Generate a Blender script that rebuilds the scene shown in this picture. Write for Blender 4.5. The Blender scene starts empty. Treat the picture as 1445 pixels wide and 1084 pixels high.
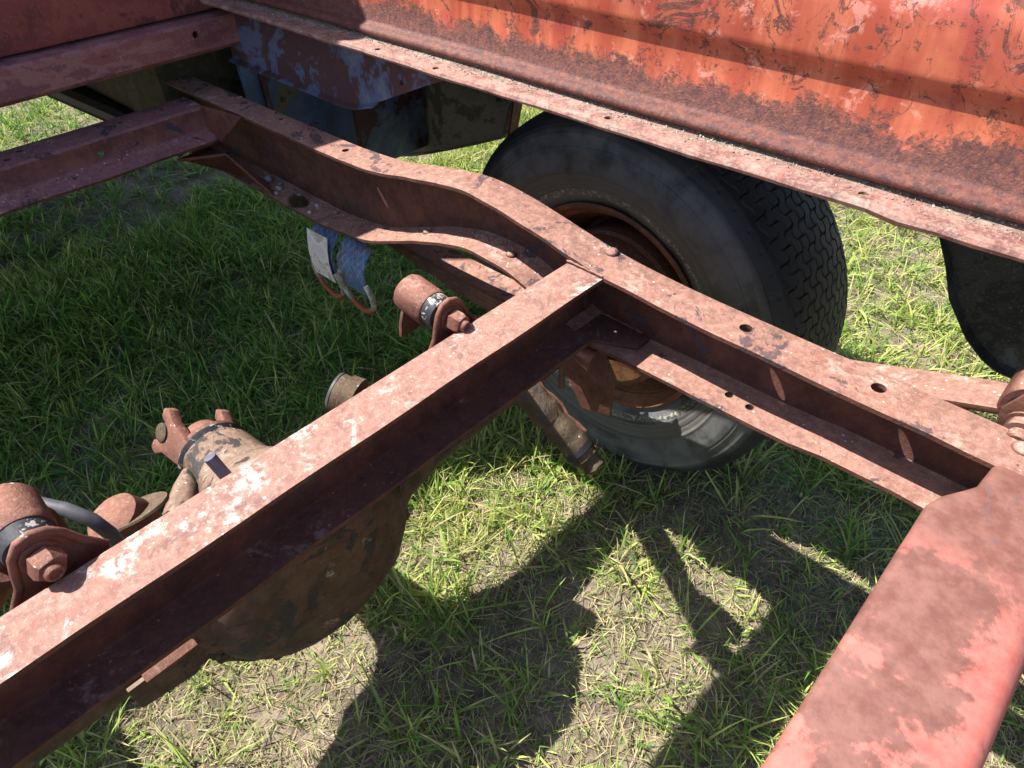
import bpy, bmesh, math, random
import numpy as np
from mathutils import Vector, Matrix
random.seed(7); rng = np.random.default_rng(11)
scene = bpy.context.scene
col = scene.collection

# ------------------------------------------------------------------ camera, sky, sun, exposure
cam_data = bpy.data.cameras.new('camera'); cam = bpy.data.objects.new('camera', cam_data); col.objects.link(cam)
R = Matrix(((0.71880244, 0.69444740, -0.03264765),
            (0.44926243, -0.49983100, -0.74049459),
            (-0.53055285, 0.51760195, -0.67126887)))          # world -> (right, down, forward)
Rb = Matrix((R[0], -R[1], -R[2])).transposed()
cam.matrix_world = Matrix.Translation((0, 0, 1.11)) @ Rb.to_4x4()
cam_data.sensor_width = 36; cam_data.lens = 953.4 / 1445 * 36
cam_data.clip_start = 0.02; cam_data.clip_end = 2000
scene.camera = cam

SUN = Vector((0.60, 0.335, -1.0)).normalized()             # direction the light travels
world = bpy.data.worlds.new('World'); scene.world = world; world.use_nodes = True
nt = world.node_tree; bg = nt.nodes['Background']
sky = nt.nodes.new('ShaderNodeTexSky'); sky.sky_type = 'NISHITA'; sky.sun_disc = False
sky.sun_elevation = math.asin(-SUN.z); sky.sun_rotation = math.atan2(-SUN.x, -SUN.y)
nt.links.new(sky.outputs[0], bg.inputs[0]); bg.inputs[1].default_value = 0.10
sd = bpy.data.lights.new('sun', 'SUN'); sd.energy = 5.0; sd.angle = math.radians(0.5); sd.color = (1.0, 0.965, 0.91)
sun = bpy.data.objects.new('sun', sd); col.objects.link(sun)
sun.location = (-4, -3, 8); sun.rotation_euler = SUN.to_track_quat('-Z', 'Y').to_euler()
vs = scene.view_settings; vs.view_transform = 'Standard'; vs.look = 'None'; vs.gamma = 1; vs.exposure = 1.15
vs.use_curve_mapping = False
cy = scene.cycles; cy.max_bounces = 5; cy.diffuse_bounces = 3; cy.glossy_bounces = 2; cy.transmission_bounces = 3; cy.transparent_max_bounces = 4

# ------------------------------------------------------------------ materials
class N:
    def __init__(s, name):
        s.m = bpy.data.materials.new(name); s.m.use_nodes = True
        s.t = s.m.node_tree; s.b = s.t.nodes['Principled BSDF']
        s.geo = s.t.nodes.new('ShaderNodeNewGeometry'); s.tc = s.t.nodes.new('ShaderNodeTexCoord')
        s.co = s.tc.outputs['Object']
    def link(s, a, b): s.t.links.new(a, b)
    def put(s, sock, v):
        if hasattr(v, 'is_output'): s.link(v, sock)
        elif isinstance(v, (tuple, list)) and len(v) == 3 and sock.type == 'RGBA': sock.default_value = (*v, 1)
        else: sock.default_value = v
    def noise(s, scale, detail=6, rough=.6, dist=0, co=None, loc=None, stretch=None):
        n = s.t.nodes.new('ShaderNodeTexNoise'); n.inputs['Scale'].default_value = scale
        n.inputs['Detail'].default_value = detail; n.inputs['Roughness'].default_value = rough; n.inputs['Distortion'].default_value = dist
        c = co or s.co
        if loc or stretch:
            mp = s.t.nodes.new('ShaderNodeMapping'); s.link(c, mp.inputs[0])
            mp.inputs['Location'].default_value = loc or (0, 0, 0); mp.inputs['Scale'].default_value = stretch or (1, 1, 1); c = mp.outputs[0]
        s.link(c, n.inputs['Vector']); return n.outputs[0]
    def vor(s, scale, feature='F1', co=None):
        n = s.t.nodes.new('ShaderNodeTexVoronoi'); n.feature = feature; n.inputs['Scale'].default_value = scale
        s.link(co or s.co, n.inputs['Vector']); return n.outputs['Distance']
    def step(s, v, a, b, lo=0, hi=1):
        n = s.t.nodes.new('ShaderNodeMapRange'); n.interpolation_type = 'SMOOTHSTEP'
        s.put(n.inputs[0], v)
        for i, x in enumerate((a, b, lo, hi)): s.put(n.inputs[1 + i], x)
        return n.outputs[0]
    def math(s, op, a, b=0, c=0):
        n = s.t.nodes.new('ShaderNodeMath'); n.operation = op
        for i, x in enumerate((a, b, c)): s.put(n.inputs[i], x)
        return n.outputs[0]
    def mix(s, f, a, b):
        n = s.t.nodes.new('ShaderNodeMix'); n.data_type = 'RGBA'
        s.put(n.inputs[0], f); s.put(n.inputs[6], a); s.put(n.inputs[7], b); return n.outputs[2]
    def xyz(s, v=None):
        n = s.t.nodes.new('ShaderNodeSeparateXYZ'); s.link(v or s.co, n.inputs[0]); return n.outputs
    def bump(s, h, strength=.5, dist=.002, prev=None):
        n = s.t.nodes.new('ShaderNodeBump'); n.inputs['Strength'].default_value = strength; n.inputs['Distance'].default_value = dist
        s.link(h, n.inputs['Height'])
        if prev: s.link(prev, n.inputs['Normal'])
        s.link(n.outputs[0], s.b.inputs['Normal']); return n.outputs[0]
    def out(s, c, rough=.8, metal=0, spec=.3):
        s.put(s.b.inputs['Base Color'], c); s.put(s.b.inputs['Roughness'], rough)
        s.b.inputs['Metallic'].default_value = metal; s.b.inputs['Specular IOR Level'].default_value = spec
        return s.m

def steel(name, shade_below=None, scuff=0, fthr=.575, rust=(.112, .044, .031), top=(.365, .190, .142), pale=(.60, .47, .40), flake=(.035, .035, .05),
          pale_amt=.5, flake_amt=.5, loc=(0, 0, 0), topmix=.85, rough=.72, spec=.35, orange=.25):
    """weathered red-oxide steel: brown rust, sun-bleached upward faces, chips of old dark paint, pale worn specks"""
    n = N(name)
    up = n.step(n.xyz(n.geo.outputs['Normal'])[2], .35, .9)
    big = n.noise(7, 7, .62, .4, loc=loc); mid = n.noise(32, 8, .68, .2, loc=loc); fine = n.noise(210, 5, .7, loc=loc)
    spk = n.noise(95, 6, .75, .3, loc=loc)
    dark = tuple(x * .5 for x in rust); org = (rust[0] * 1.75, rust[1] * 1.45, rust[2] * .95)
    c = n.mix(n.step(mid, .35, .68), dark, rust)
    c = n.mix(n.math('MULTIPLY', n.step(big, .48, .66), orange), c, org)
    if shade_below: up = n.math('MULTIPLY', up, n.step(n.xyz()[2], shade_below, shade_below + .02, .25, 1))  # bleaching cut below this height, painting the lower flange's shade into its colour
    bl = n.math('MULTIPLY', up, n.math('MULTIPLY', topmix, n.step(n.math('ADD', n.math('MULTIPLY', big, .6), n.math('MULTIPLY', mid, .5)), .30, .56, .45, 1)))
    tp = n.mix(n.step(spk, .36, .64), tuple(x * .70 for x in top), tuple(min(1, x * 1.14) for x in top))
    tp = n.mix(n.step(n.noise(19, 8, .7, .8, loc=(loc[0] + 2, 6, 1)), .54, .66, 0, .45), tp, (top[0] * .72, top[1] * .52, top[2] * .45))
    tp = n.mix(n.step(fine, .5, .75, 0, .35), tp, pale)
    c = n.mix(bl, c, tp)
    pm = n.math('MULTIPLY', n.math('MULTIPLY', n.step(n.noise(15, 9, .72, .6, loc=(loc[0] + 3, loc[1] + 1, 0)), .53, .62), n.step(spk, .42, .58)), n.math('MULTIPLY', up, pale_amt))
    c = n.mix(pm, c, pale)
    fm = n.math('MULTIPLY', n.step(n.noise(11, 8, .66, 1.1, loc=(loc[0] + 7, 4, loc[2])), fthr, fthr + .022), flake_amt)
    fm = n.math('MULTIPLY', fm, n.step(mid, .42, .5))
    c = n.mix(fm, c, flake)
    if scuff:
        sm = n.math('MULTIPLY', n.step(n.noise(13, 9, .78, .7, loc=(loc[0] + 1, loc[1] + 5, 2)), .60, .66), scuff); c = n.mix(n.math('MULTIPLY', sm, n.step(spk, .4, .6)), c, tuple(x * .75 for x in pale))
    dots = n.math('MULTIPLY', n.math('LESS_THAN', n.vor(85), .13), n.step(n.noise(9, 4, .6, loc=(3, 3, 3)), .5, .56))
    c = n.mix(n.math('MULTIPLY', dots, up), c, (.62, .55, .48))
    h = n.math('ADD', n.math('MULTIPLY', fine, .45), n.math('ADD', spk, n.math('MULTIPLY', mid, .9)))
    n.bump(n.math('ADD', h, n.math('MULTIPLY', fm, .5)), .7, .0026)
    return n.out(c, n.step(spk, .3, .7, rough - .12, min(1, rough + .14)), 0, spec)

M = {}
M['rail'] = steel('rail_steel', pale_amt=.35, flake_amt=.75)
M['cross_mid'] = steel('centre_crossmember_steel', shade_below=.56, top=(.365, .190, .145), pale=(.74, .63, .57), pale_amt=.85, flake_amt=.3, loc=(1.7, .4, .2))
M['cross_front'] = steel('front_crossmember_steel', rust=(.17, .062, .05), top=(.27, .115, .12), pale_amt=.35, flake_amt=.9, loc=(5, 2, 1))
M['bracket'] = steel('bracket_steel', rust=(.16, .062, .045), top=(.27, .118, .078), pale_amt=.2, flake_amt=.1, loc=(2, 9, 4))
M['axle'] = steel('axle_cast_iron', scuff=.8, fthr=.548, rust=(.105, .057, .038), top=(.29, .19, .135), pale=(.5, .42, .34), pale_amt=.25, flake_amt=.95, flake=(.032, .029, .03), loc=(8, 3, 3), orange=.35, topmix=.8)
M['greasy'] = steel('greasy_rust', scuff=.35, rust=(.075, .050, .026), top=(.13, .085, .05), pale=(.45, .45, .36), pale_amt=.3, flake_amt=.6, loc=(4, 4, 9), orange=.5)
M['leaf'] = steel('spring_steel', rust=(.15, .075, .05), top=(.44, .31, .25), pale=(.62, .55, .46), pale_amt=.7, flake_amt=.15, loc=(6, 1, 2))
M['spring_rear'] = M['rail']
M['wheel'] = steel('wheel_rust', rust=(.165, .068, .038), top=(.30, .135, .08), pale=(.5, .34, .24), pale_amt=.2, flake_amt=.4, loc=(3, 3, 3), orange=.6)
M['drum'] = steel('drum_rust', rust=(.16, .07, .03), top=(.22, .1, .05), pale_amt=.1, flake_amt=.6, loc=(9, 1, 3), orange=.6)

def red_beam():
    n = N('faded_red_paint')
    big = n.noise(9, 8, .6, .5, loc=(1, 2, 0)); mid = n.noise(45, 7, .7); fine = n.noise(240, 5, .7)
    base = n.mix(n.step(mid, .35, .65), (.155, .066, .052), (.225, .105, .083))
    red = n.mix(n.step(mid, .3, .7), (.39, .10, .078), (.46, .155, .124))
    m = n.step(n.math('ADD', big, n.math('MULTIPLY', n.math('SUBTRACT', mid, .5), .22)), .50, .545)
    m = n.math('MULTIPLY', m, n.step(n.math('ADD', n.xyz()[1], n.math('MULTIPLY', big, .25)), .66, .52))
    c = n.mix(m, base, red)
    c = n.mix(n.step(n.noise(20, 8, .7, .8, loc=(4, 4, 4)), .60, .66, 0, .7), c, (.15, .085, .085))
    c = n.mix(n.step(fine, .60, .78, 0, .18), c, (.5, .32, .27))
    n.bump(n.math('ADD', n.math('MULTIPLY', fine, .4), n.math('ADD', mid, n.math('MULTIPLY', m, .4))), .35, .0016)
    return n.out(c, n.step(mid, .3, .7, .45, .65), 0, .4)
M['red_beam'] = red_beam()

def bed_paint():
    n = N('flaking_orange_red_paint')
    p = n.xyz(); zz = p[2]
    big = n.noise(5, 8, .62, .5); mid = n.noise(38, 8, .7, .3); fine = n.noise(260, 6, .75)
    rust = n.mix(n.step(n.noise(75, 8, .8), .38, .6), (.070, .026, .026), (.165, .055, .040))
    rust = n.mix(n.step(n.noise(190, 6, .85, loc=(2, 0, 0)), .52, .62, 0, .7), rust, (.29, .10, .042))
    rust = n.mix(n.step(n.noise(140, 6, .85), .53, .62, 0, .8), rust, (.045, .02, .026))
    streak = n.noise(9, 6, .65, .2, stretch=(3.2, 1, .35))
    paint = n.mix(n.step(streak, .38, .64), (.38, .074, .038), (.55, .155, .080))
    paint = n.mix(n.step(big, .5, .68, 0, .8), paint, (.32, .055, .045))
    paint = n.mix(n.step(n.noise(26, 7, .7, .5, loc=(3, 3, 1)), .57, .66, 0, .6), paint, (.72, .33, .27))
    # rust has eaten the foot of the panel; the frontier is ragged
    lvl = n.math('ADD', zz, n.math('ADD', n.math('MULTIPLY', n.math('SUBTRACT', big, .5), .13), n.math('MULTIPLY', n.math('SUBTRACT', mid, .5), .055)))
    foot = n.step(n.math('ADD', lvl, n.math('MULTIPLY', n.math('SUBTRACT', n.noise(110, 7, .8, loc=(4, 1, 0)), .5), .075)), .820, .838, 1, 0)
    # branching cracks and scratches through the paint
    wob = n.t.nodes.new('ShaderNodeVectorMath'); wob.operation = 'MULTIPLY_ADD'
    nz = n.t.nodes.new('ShaderNodeTexNoise'); nz.inputs['Scale'].default_value = 16; nz.inputs['Detail'].default_value = 8; nz.inputs['Roughness'].default_value = .72
    n.link(n.co, nz.inputs['Vector']); n.link(nz.outputs['Color'], wob.inputs[0]); wob.inputs[1].default_value = (.11, .11, .11); n.link(n.co, wob.inputs[2])
    edge = n.vor(5.5, 'DISTANCE_TO_EDGE', wob.outputs[0]); edge2 = n.vor(17, 'DISTANCE_TO_EDGE', wob.outputs[0])
    w = n.step(n.noise(7, 5, .75, loc=(5, 0, 2)), .42, .64, 0, .017)
    crack = n.math('LESS_THAN', edge, w)
    w2 = n.step(n.noise(14, 5, .75, loc=(1, 7, 2)), .52, .70, 0, .055)
    crack = n.math('MAXIMUM', crack, n.math('LESS_THAN', edge2, w2))
    chips = n.step(n.noise(55, 8, .75, .6, loc=(2, 2, 8)), .585, .615)
    bad = n.math('MAXIMUM', n.math('MAXIMUM', crack, chips), n.step(n.noise(15, 10, .80, 1.2, loc=(8, 1, 1)), .55, .585))
    m = n.math('MAXIMUM', foot, n.math('MULTIPLY', bad, .92))
    c = n.mix(m, paint, rust)
    h = n.math('ADD', n.math('MULTIPLY', n.math('SUBTRACT', 1, m), .9), n.math('MULTIPLY', m, n.math('ADD', fine, mid)))
    n.bump(h, .7, .0022)
    return n.out(c, n.step(m, 0, 1, .40, .62), 0, .45)
M['bed_paint'] = bed_paint()

def ledge_mat():
    n = N('rusty_ledge'); p = n.xyz()
    mid = n.noise(40, 8, .7, .3); fine = n.noise(230, 6, .75); big = n.noise(10, 6, .6)
    c = n.mix(n.step(mid, .35, .65), (.15, .062, .050), (.33, .17, .135))
    c = n.mix(n.step(fine, .46, .66, 0, .6), c, (.46, .31, .26))
    c = n.mix(n.step(n.noise(26, 7, .75, loc=(1, 1, 4)), .5, .64, 0, .5), c, (.40, .32, .26))
    c = n.mix(n.step(n.noise(70, 5, .7, loc=(3, 1, 1)), .6, .68, 0, .7), c, (.42, .085, .035))
    # wind-blown sand packed into the corner at the foot of the panel
    s = n.math('ADD', p[1], n.math('MULTIPLY', n.math('SUBTRACT', n.noise(22, 7, .7), .5), .045))
    dirt = n.math('MULTIPLY', n.step(s, .722, .746), n.step(p[2], .7665, .7685))
    dirt = n.math('MULTIPLY', dirt, n.step(p[2], .778, .776))
    c = n.mix(n.math('MULTIPLY', dirt, n.step(n.noise(60, 6, .8), .38, .62, .1, 1)), c, n.mix(n.step(n.noise(190, 6, .85), .40, .62), (.07, .058, .045), (.40, .34, .25)))
    n.bump(n.math('ADD', n.math('ADD', fine, mid), n.math('MULTIPLY', n.math('MULTIPLY', dirt, n.noise(330, 4, .8)), 1.6)), .6, .002)
    return n.out(c, .68, 0, .4)
M['ledge'] = ledge_mat()

def patchy(name, cols, scale=9, rough=.7, bump=.3, loc=(0, 0, 0), speck=None, stretch=None):
    n = N(name)
    a = n.noise(scale, 8, .62, .6, loc=loc, stretch=stretch); b = n.noise(scale * 4.5, 7, .7, .2, loc=loc); f = n.noise(240, 5, .7)
    v = n.math('ADD', n.math('MULTIPLY', a, .8), n.math('MULTIPLY', b, .25))
    c = cols[0]
    for k in range(1, len(cols)):
        t = .36 + .29 * k / len(cols)
        c = n.mix(n.step(v, t - .012, t + .02), c, cols[k])
    if speck: c = n.mix(n.step(f, .56, .70, 0, .6), c, speck)
    n.bump(n.math('ADD', n.math('MULTIPLY', f, .4), b), bump, .002)
    return n.out(c, rough, 0, .35)
M['apron'] = patchy('apron_paint', [(.085, .11, .19), (.095, .12, .20), (.08, .038, .042), (.07, .034, .038), (.09, .115, .20), (.14, .16, .21)], 5.0, loc=(2.4, 0, 1.3))
M['outer'] = patchy('grey_underseal', [(.05, .05, .042), (.20, .19, .155), (.24, .225, .185), (.11, .105, .085)], 7, speck=(.3, .29, .25), loc=(1, 4, 2))
M['blue_old'] = patchy('old_blue_paint', [(.05, .045, .045), (.16, .14, .09), (.085, .125, .22), (.10, .15, .27), (.07, .05, .05)], 4.5, loc=(3, 3, 3))
M['dark_panel'] = patchy('dark_underseal', [(.035, .035, .032), (.022, .021, .02), (.045, .045, .04), (.10, .10, .09)], 6, speck=(.2, .2, .18), loc=(7, 4, 2))
M['rust_spot'] = patchy('rust_patch', [(.06, .04, .03), (.25, .08, .04), (.33, .12, .06)], 22)
M['front_panel'] = patchy('dark_red_panel', [(.15, .045, .045), (.21, .058, .052), (.25, .075, .065), (.12, .04, .045)], 6, speck=(.34, .2, .18), loc=(2, 2, 2))
M['sill'] = patchy('sill_beam_paint', [(.16, .055, .062), (.23, .082, .085), (.28, .125, .125), (.18, .07, .085)], 8, speck=(.42, .3, .3), loc=(4, 8, 1), stretch=(1, .5, 1.6))
M['cab'] = patchy('cab_olive_paint', [(.022, .02, .012), (.05, .044, .02), (.035, .03, .016), (.06, .055, .032)], 6)

def rubber():
    n = N('tyre_rubber'); p = n.xyz()
    dx = n.math('ADD', p[0], .662); dz = n.math('SUBTRACT', p[2], .290)
    r = n.math('SQRT', n.math('ADD', n.math('MULTIPLY', dx, dx), n.math('MULTIPLY', dz, dz)))
    nz = n.noise(14, 7, .65, .4); f = n.noise(190, 5, .7)
    c = n.mix(n.step(nz, .35, .7), (.014, .014, .017), (.030, .030, .034))
    dust = n.math('MULTIPLY', n.step(r, .38, .36), n.step(nz, .3, .62, .25, 1))
    c = n.mix(n.math('MULTIPLY', dust, .75), c, (.15, .148, .147))
    band = n.math('MULTIPLY', n.step(r, .260, .266), n.step(r, .304, .293))
    c = n.mix(n.math('MULTIPLY', band, n.step(f, .3, .7, .55, .95)), c, (.10, .092, .080))
    chalk = n.math('MULTIPLY', n.math('MULTIPLY', n.step(r, .244, .249), n.step(r, .262, .255)), n.step(n.noise(120, 5, .8), .5, .62))
    c = n.mix(chalk, c, (.4, .37, .30))
    # pale scuffs
    sc = n.step(n.noise(30, 7, .75, 1.5, stretch=(1, 1, 1), loc=(2, 5, 1)), .60, .68, 0, .5)
    c = n.mix(n.math('MULTIPLY', sc, n.step(r, .275, .33)), c, (.10, .105, .125))
    n.bump(n.math('ADD', f, nz), .25, .0012)
    return n.out(c, n.step(nz, .3, .7, .5, .72), 0, .4)
M['tyre'] = rubber()

def plain(name, c, rough=.6, spec=.4, metal=0, var=.25, scale=40):
    n = N(name); f = n.noise(scale, 6, .65); g = n.noise(scale * 6, 4, .7)
    cc = n.mix(n.step(f, .35, .65), tuple(x * (1 - var) for x in c), tuple(min(1, x * (1 + var)) for x in c))
    n.bump(n.math('ADD', f, g), .2, .001)
    return n.out(cc, rough, metal, spec)
M['rubber'] = plain('black_rubber', (.018, .018, .022), .55)
M['rubber_dusty'] = patchy('dusty_rubber', [(.012, .012, .016), (.02, .02, .026), (.028, .028, .033), (.018, .018, .022), (.40, .38, .35)], 55, .6)
M['hose'] = plain('grey_rubber_hose', (.075, .075, .085), .6)
M['zinc'] = plain('zinc_fitting', (.40, .44, .43), .4, .5, .6)
M['plastic'] = plain('grey_plastic_tube', (.13, .13, .19), .45)
M['webbing_blue'] = None
def webbing():
    n = N('blue_webbing'); p = n.xyz()
    sx = n.math('ADD', n.math('MULTIPLY', p[0], 62), n.math('MULTIPLY', p[2], 46)); sy = n.math('SUBTRACT', n.math('MULTIPLY', p[0], 62), n.math('MULTIPLY', p[2], 46))
    a = n.math('ABSOLUTE', n.math('SUBTRACT', n.math('FRACT', sx), .5)); b = n.math('ABSOLUTE', n.math('SUBTRACT', n.math('FRACT', sy), .5))
    st = n.math('MAXIMUM', n.math('LESS_THAN', a, .07), n.math('LESS_THAN', b, .07))
    st = n.math('MULTIPLY', st, n.math('MULTIPLY', n.step(p[2], .352, .356), n.step(p[2], .428, .424)))
    f = n.noise(60, 6, .7)
    c = n.mix(n.step(f, .35, .65), (.06, .115, .22), (.11, .19, .32))
    c = n.mix(n.step(n.noise(18, 5, .6, loc=(1, 1, 1)), .56, .62, 0, .7), c, (.12, .075, .05))
    c = n.mix(n.math('MULTIPLY', st, n.step(f, .3, .6, .15, .7)), c, (.30, .29, .27))
    n.bump(n.noise(500, 3, .6), .3, .001)
    return n.out(c, .85, 0, .2)
M['webbing_blue'] = webbing()
M['label'] = patchy('weathered_white_label', [(.50, .47, .42), (.62, .59, .55), (.70, .68, .66), (.45, .40, .33)], 24, .75, .3, speck=(.35, .31, .25))
def ring_mat():
    n = N('ring_steel'); p = n.xyz(); a = n.noise(30, 6, .65)
    v = n.math('ADD', p[2], n.math('MULTIPLY', n.math('SUBTRACT', a, .5), .05))
    c = n.mix(n.step(v, .290, .300, 1, 0), n.mix(n.step(n.noise(90, 5, .7), .4, .6), (.20, .19, .17), (.42, .40, .36)), (.27, .085, .035))
    n.bump(a, .3, .001); return n.out(c, .6, .2, .4)
M['ring'] = ring_mat()
M['moss'] = patchy('brown_moss', [(.05, .03, .015), (.10, .055, .03), (.07, .06, .025)], 90, .95)
M['stone'] = patchy('pebble_stone', [(.22, .18, .17), (.34, .30, .28), (.45, .42, .40)], 60, .85)
M['grit'] = plain('grit', (.34, .29, .24), .9, .2, 0, .6, 300)
M['hole'] = plain('dark_hole', (.01, .008, .008), .9, .1)

def soil():
    n = N('soil')
    a = n.noise(3.2, 8, .6, .4); b = n.noise(24, 8, .7); f = n.noise(160, 6, .75)
    c = n.mix(n.step(b, .35, .65), (.125, .098, .075), (.30, .235, .175))
    c = n.mix(n.step(a, .45, .65, 0, .5), c, (.085, .078, .05))
    c = n.mix(n.step(f, .52, .7, 0, .6), c, (.45, .37, .28))
    n.bump(n.math('ADD', n.math('MULTIPLY', f, .5), b), .9, .008)
    return n.out(c, .95, 0, .1)
M['soil'] = soil()
def blade(name, trans=.35):
    m = bpy.data.materials.new(name); m.use_nodes = True; t = m.node_tree; t.nodes.clear()
    o = t.nodes.new('ShaderNodeOutputMaterial'); at = t.nodes.new('ShaderNodeAttribute'); at.attribute_name = 'tint'
    p = t.nodes.new('ShaderNodeBsdfPrincipled'); tr = t.nodes.new('ShaderNodeBsdfTranslucent'); mx = t.nodes.new('ShaderNodeMixShader')
    tn = t.nodes.new('ShaderNodeTexNoise'); tn.inputs['Scale'].default_value = 70
    tcn = t.nodes.new('ShaderNodeTexCoord'); t.links.new(tcn.outputs['Object'], tn.inputs['Vector'])
    mr = t.nodes.new('ShaderNodeMapRange'); mr.inputs[1].default_value = .3; mr.inputs[2].default_value = .7; mr.inputs[3].default_value = .75; mr.inputs[4].default_value = 1.25
    t.links.new(tn.outputs[0], mr.inputs[0])
    mm = t.nodes.new('ShaderNodeVectorMath'); mm.operation = 'SCALE'
    t.links.new(at.outputs['Color'], mm.inputs[0]); t.links.new(mr.outputs[0], mm.inputs['Scale'])
    t.links.new(mm.outputs[0], p.inputs['Base Color']); t.links.new(mm.outputs[0], tr.inputs['Color'])
    p.inputs['Roughness'].default_value = .62; p.inputs['Specular IOR Level'].default_value = .22
    mx.inputs[0].default_value = trans
    t.links.new(p.outputs[0], mx.inputs[1]); t.links.new(tr.outputs[0], mx.inputs[2]); t.links.new(mx.outputs[0], o.inputs[0])
    return m
M['grass'] = blade('grass_blades'); M['straw'] = blade('dry_straw', .15)

# ------------------------------------------------------------------ mesh helpers
o_mat = {}
class MB:
    def __init__(s): s.v = []; s.f = []
    def add(s, vs, fs):
        o = len(s.v); s.v += [tuple(p) for p in vs]; s.f += [tuple(i + o for i in f) for f in fs]; return s
    def loft(s, secs, caps=True, closed=True):
        n = len(secs[0]); vs = [p for c in secs for p in c]; fs = []
        for a in range(len(secs) - 1):
            for i in range(n if closed else n - 1):
                j = (i + 1) % n; fs.append((a * n + i, a * n + j, (a + 1) * n + j, (a + 1) * n + i))
        if caps and closed: fs += [tuple(range(n))[::-1], tuple((len(secs) - 1) * n + i for i in range(n))]
        return s.add(vs, fs)
    def prism(s, pts, ext):
        e = Vector(ext); return s.loft([[Vector(p) for p in pts], [Vector(p) + e for p in pts]])
    def box(s, a, b):
        x0, y0, z0 = a; x1, y1, z1 = b
        return s.prism([(x0, y0, z0), (x1, y0, z0), (x1, y1, z0), (x0, y1, z0)], (0, 0, z1 - z0))
    def lathe(s, prof, org, axis, n=32, closed=False, ang=0.0):
        """prof: (distance along axis, radius)"""
        ax = Vector(axis).normalized(); u = ax.orthogonal().normalized(); w = ax.cross(u); org = Vector(org)
        secs = []
        for d, r in prof:
            secs.append([org + ax * d + (u * math.cos(ang + 2 * math.pi * k / n) + w * math.sin(ang + 2 * math.pi * k / n)) * r for k in range(n)])
        if closed: return s.loft(secs + [secs[0]], caps=False)
        return s.loft(secs)
    def tube(s, path, rad, n=12):
        P = [Vector(p) for p in path]; rs = rad if isinstance(rad, (list, tuple)) else [rad] * len(P); secs = []
        u = None
        for i, p in enumerate(P):
            t = (P[min(i + 1, len(P) - 1)] - P[max(i - 1, 0)]).normalized()
            u = t.orthogonal().normalized() if u is None else (u - t * u.dot(t)).normalized()
            w = t.cross(u)
            secs.append([p + (u * math.cos(2 * math.pi * k / n) + w * math.sin(2 * math.pi * k / n)) * rs[i] for k in range(n)])
        return s.loft(secs)
    def build(s, name, mat, parent=None, smooth=35, bevel=0, label=None, sub=0, noise=0, nscale=20):
        me = bpy.data.meshes.new(name); me.from_pydata(s.v, [], s.f)
        bm = bmesh.new(); bm.from_mesh(me); bmesh.ops.recalc_face_normals(bm, faces=bm.faces)
        if bevel:
            es = [e for e in bm.edges if len(e.link_faces) == 2 and e.calc_face_angle(0) > .5]
            bmesh.ops.bevel(bm, geom=es, offset=bevel, segments=2, affect='EDGES', profile=.6, clamp_overlap=True)
        if sub: bmesh.ops.subdivide_edges(bm, edges=bm.edges, cuts=sub, use_grid_fill=True)
        if noise:
            from mathutils import noise as mn
            bm.normal_update()
            for v in bm.verts: v.co += v.normal * mn.fractal(v.co * nscale, 1.0, 2.0, 4) * noise
        bm.to_mesh(me); bm.free()
        me.materials.append(mat)
        me.shade_smooth(); me.set_sharp_from_angle(angle=math.radians(smooth))
        o = bpy.data.objects.new(name, me); col.objects.link(o); o_mat[o.name] = mat
        if parent: attach(o, parent)
        if label: o['label'] = label
        return o

def parent_world(p):
    # meshes keep world coordinates; only root empties have a location of their own
    return Vector((0, 0, 0)) if p.type == 'MESH' else p.location.copy()
def attach(o, parent):
    o.parent = parent; o.matrix_parent_inverse = Matrix.Translation(parent_world(parent)).inverted()

def thing(name, loc, label, cat, group=None):
    o = bpy.data.objects.new(name, None); o.empty_display_size = .1; col.objects.link(o); o.location = loc
    o['label'] = label; o['category'] = cat
    if group: o['group'] = group
    return o
def tag(o, label, cat, group=None):
    o['label'] = label; o['category'] = cat
    if group: o['group'] = group
    return o
def cut(o, cutters):
    """real holes: boolean differences, baked into the mesh"""
    cs = []
    for org, axis, r, d in cutters:
        c = MB().lathe([(0, r), (d, r)], org, axis, 20).build('cutter', M['hole']); cs.append(c)
        md = o.modifiers.new('b', 'BOOLEAN'); md.object = c; md.operation = 'DIFFERENCE'; md.solver = 'EXACT'
    dg = bpy.context.evaluated_depsgraph_get(); me = bpy.data.meshes.new_from_object(o.evaluated_get(dg))
    o.modifiers.clear(); old = o.data; o.data = me; bpy.data.meshes.remove(old); me.name = o.name
    for c in cs:
        cm = c.data; bpy.data.objects.remove(c); bpy.data.meshes.remove(cm)
    me.materials.clear(); me.materials.append(o_mat[o.name]); me.polygons.foreach_set('material_index', [0] * len(me.polygons))
    me.shade_smooth(); me.set_sharp_from_angle(angle=math.radians(35))

def curve(pts, x):
    """monotone-ish cubic through (x, value) pairs"""
    for i in range(len(pts) - 1):
        if pts[i][0] <= x <= pts[i + 1][0]: break
    p0, p1, p2, p3 = pts[max(i - 1, 0)], pts[i], pts[i + 1], pts[min(i + 2, len(pts) - 1)]
    h = p2[0] - p1[0]; t = (x - p1[0]) / h
    m1 = (p2[1] - p0[1]) / (p2[0] - p0[0]); m2 = (p3[1] - p1[1]) / (p3[0] - p1[0])
    return (2 * t**3 - 3 * t**2 + 1) * p1[1] + (t**3 - 2 * t**2 + t) * h * m1 + (-2 * t**3 + 3 * t**2) * p2[1] + (t**3 - t**2) * h * m2

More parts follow.
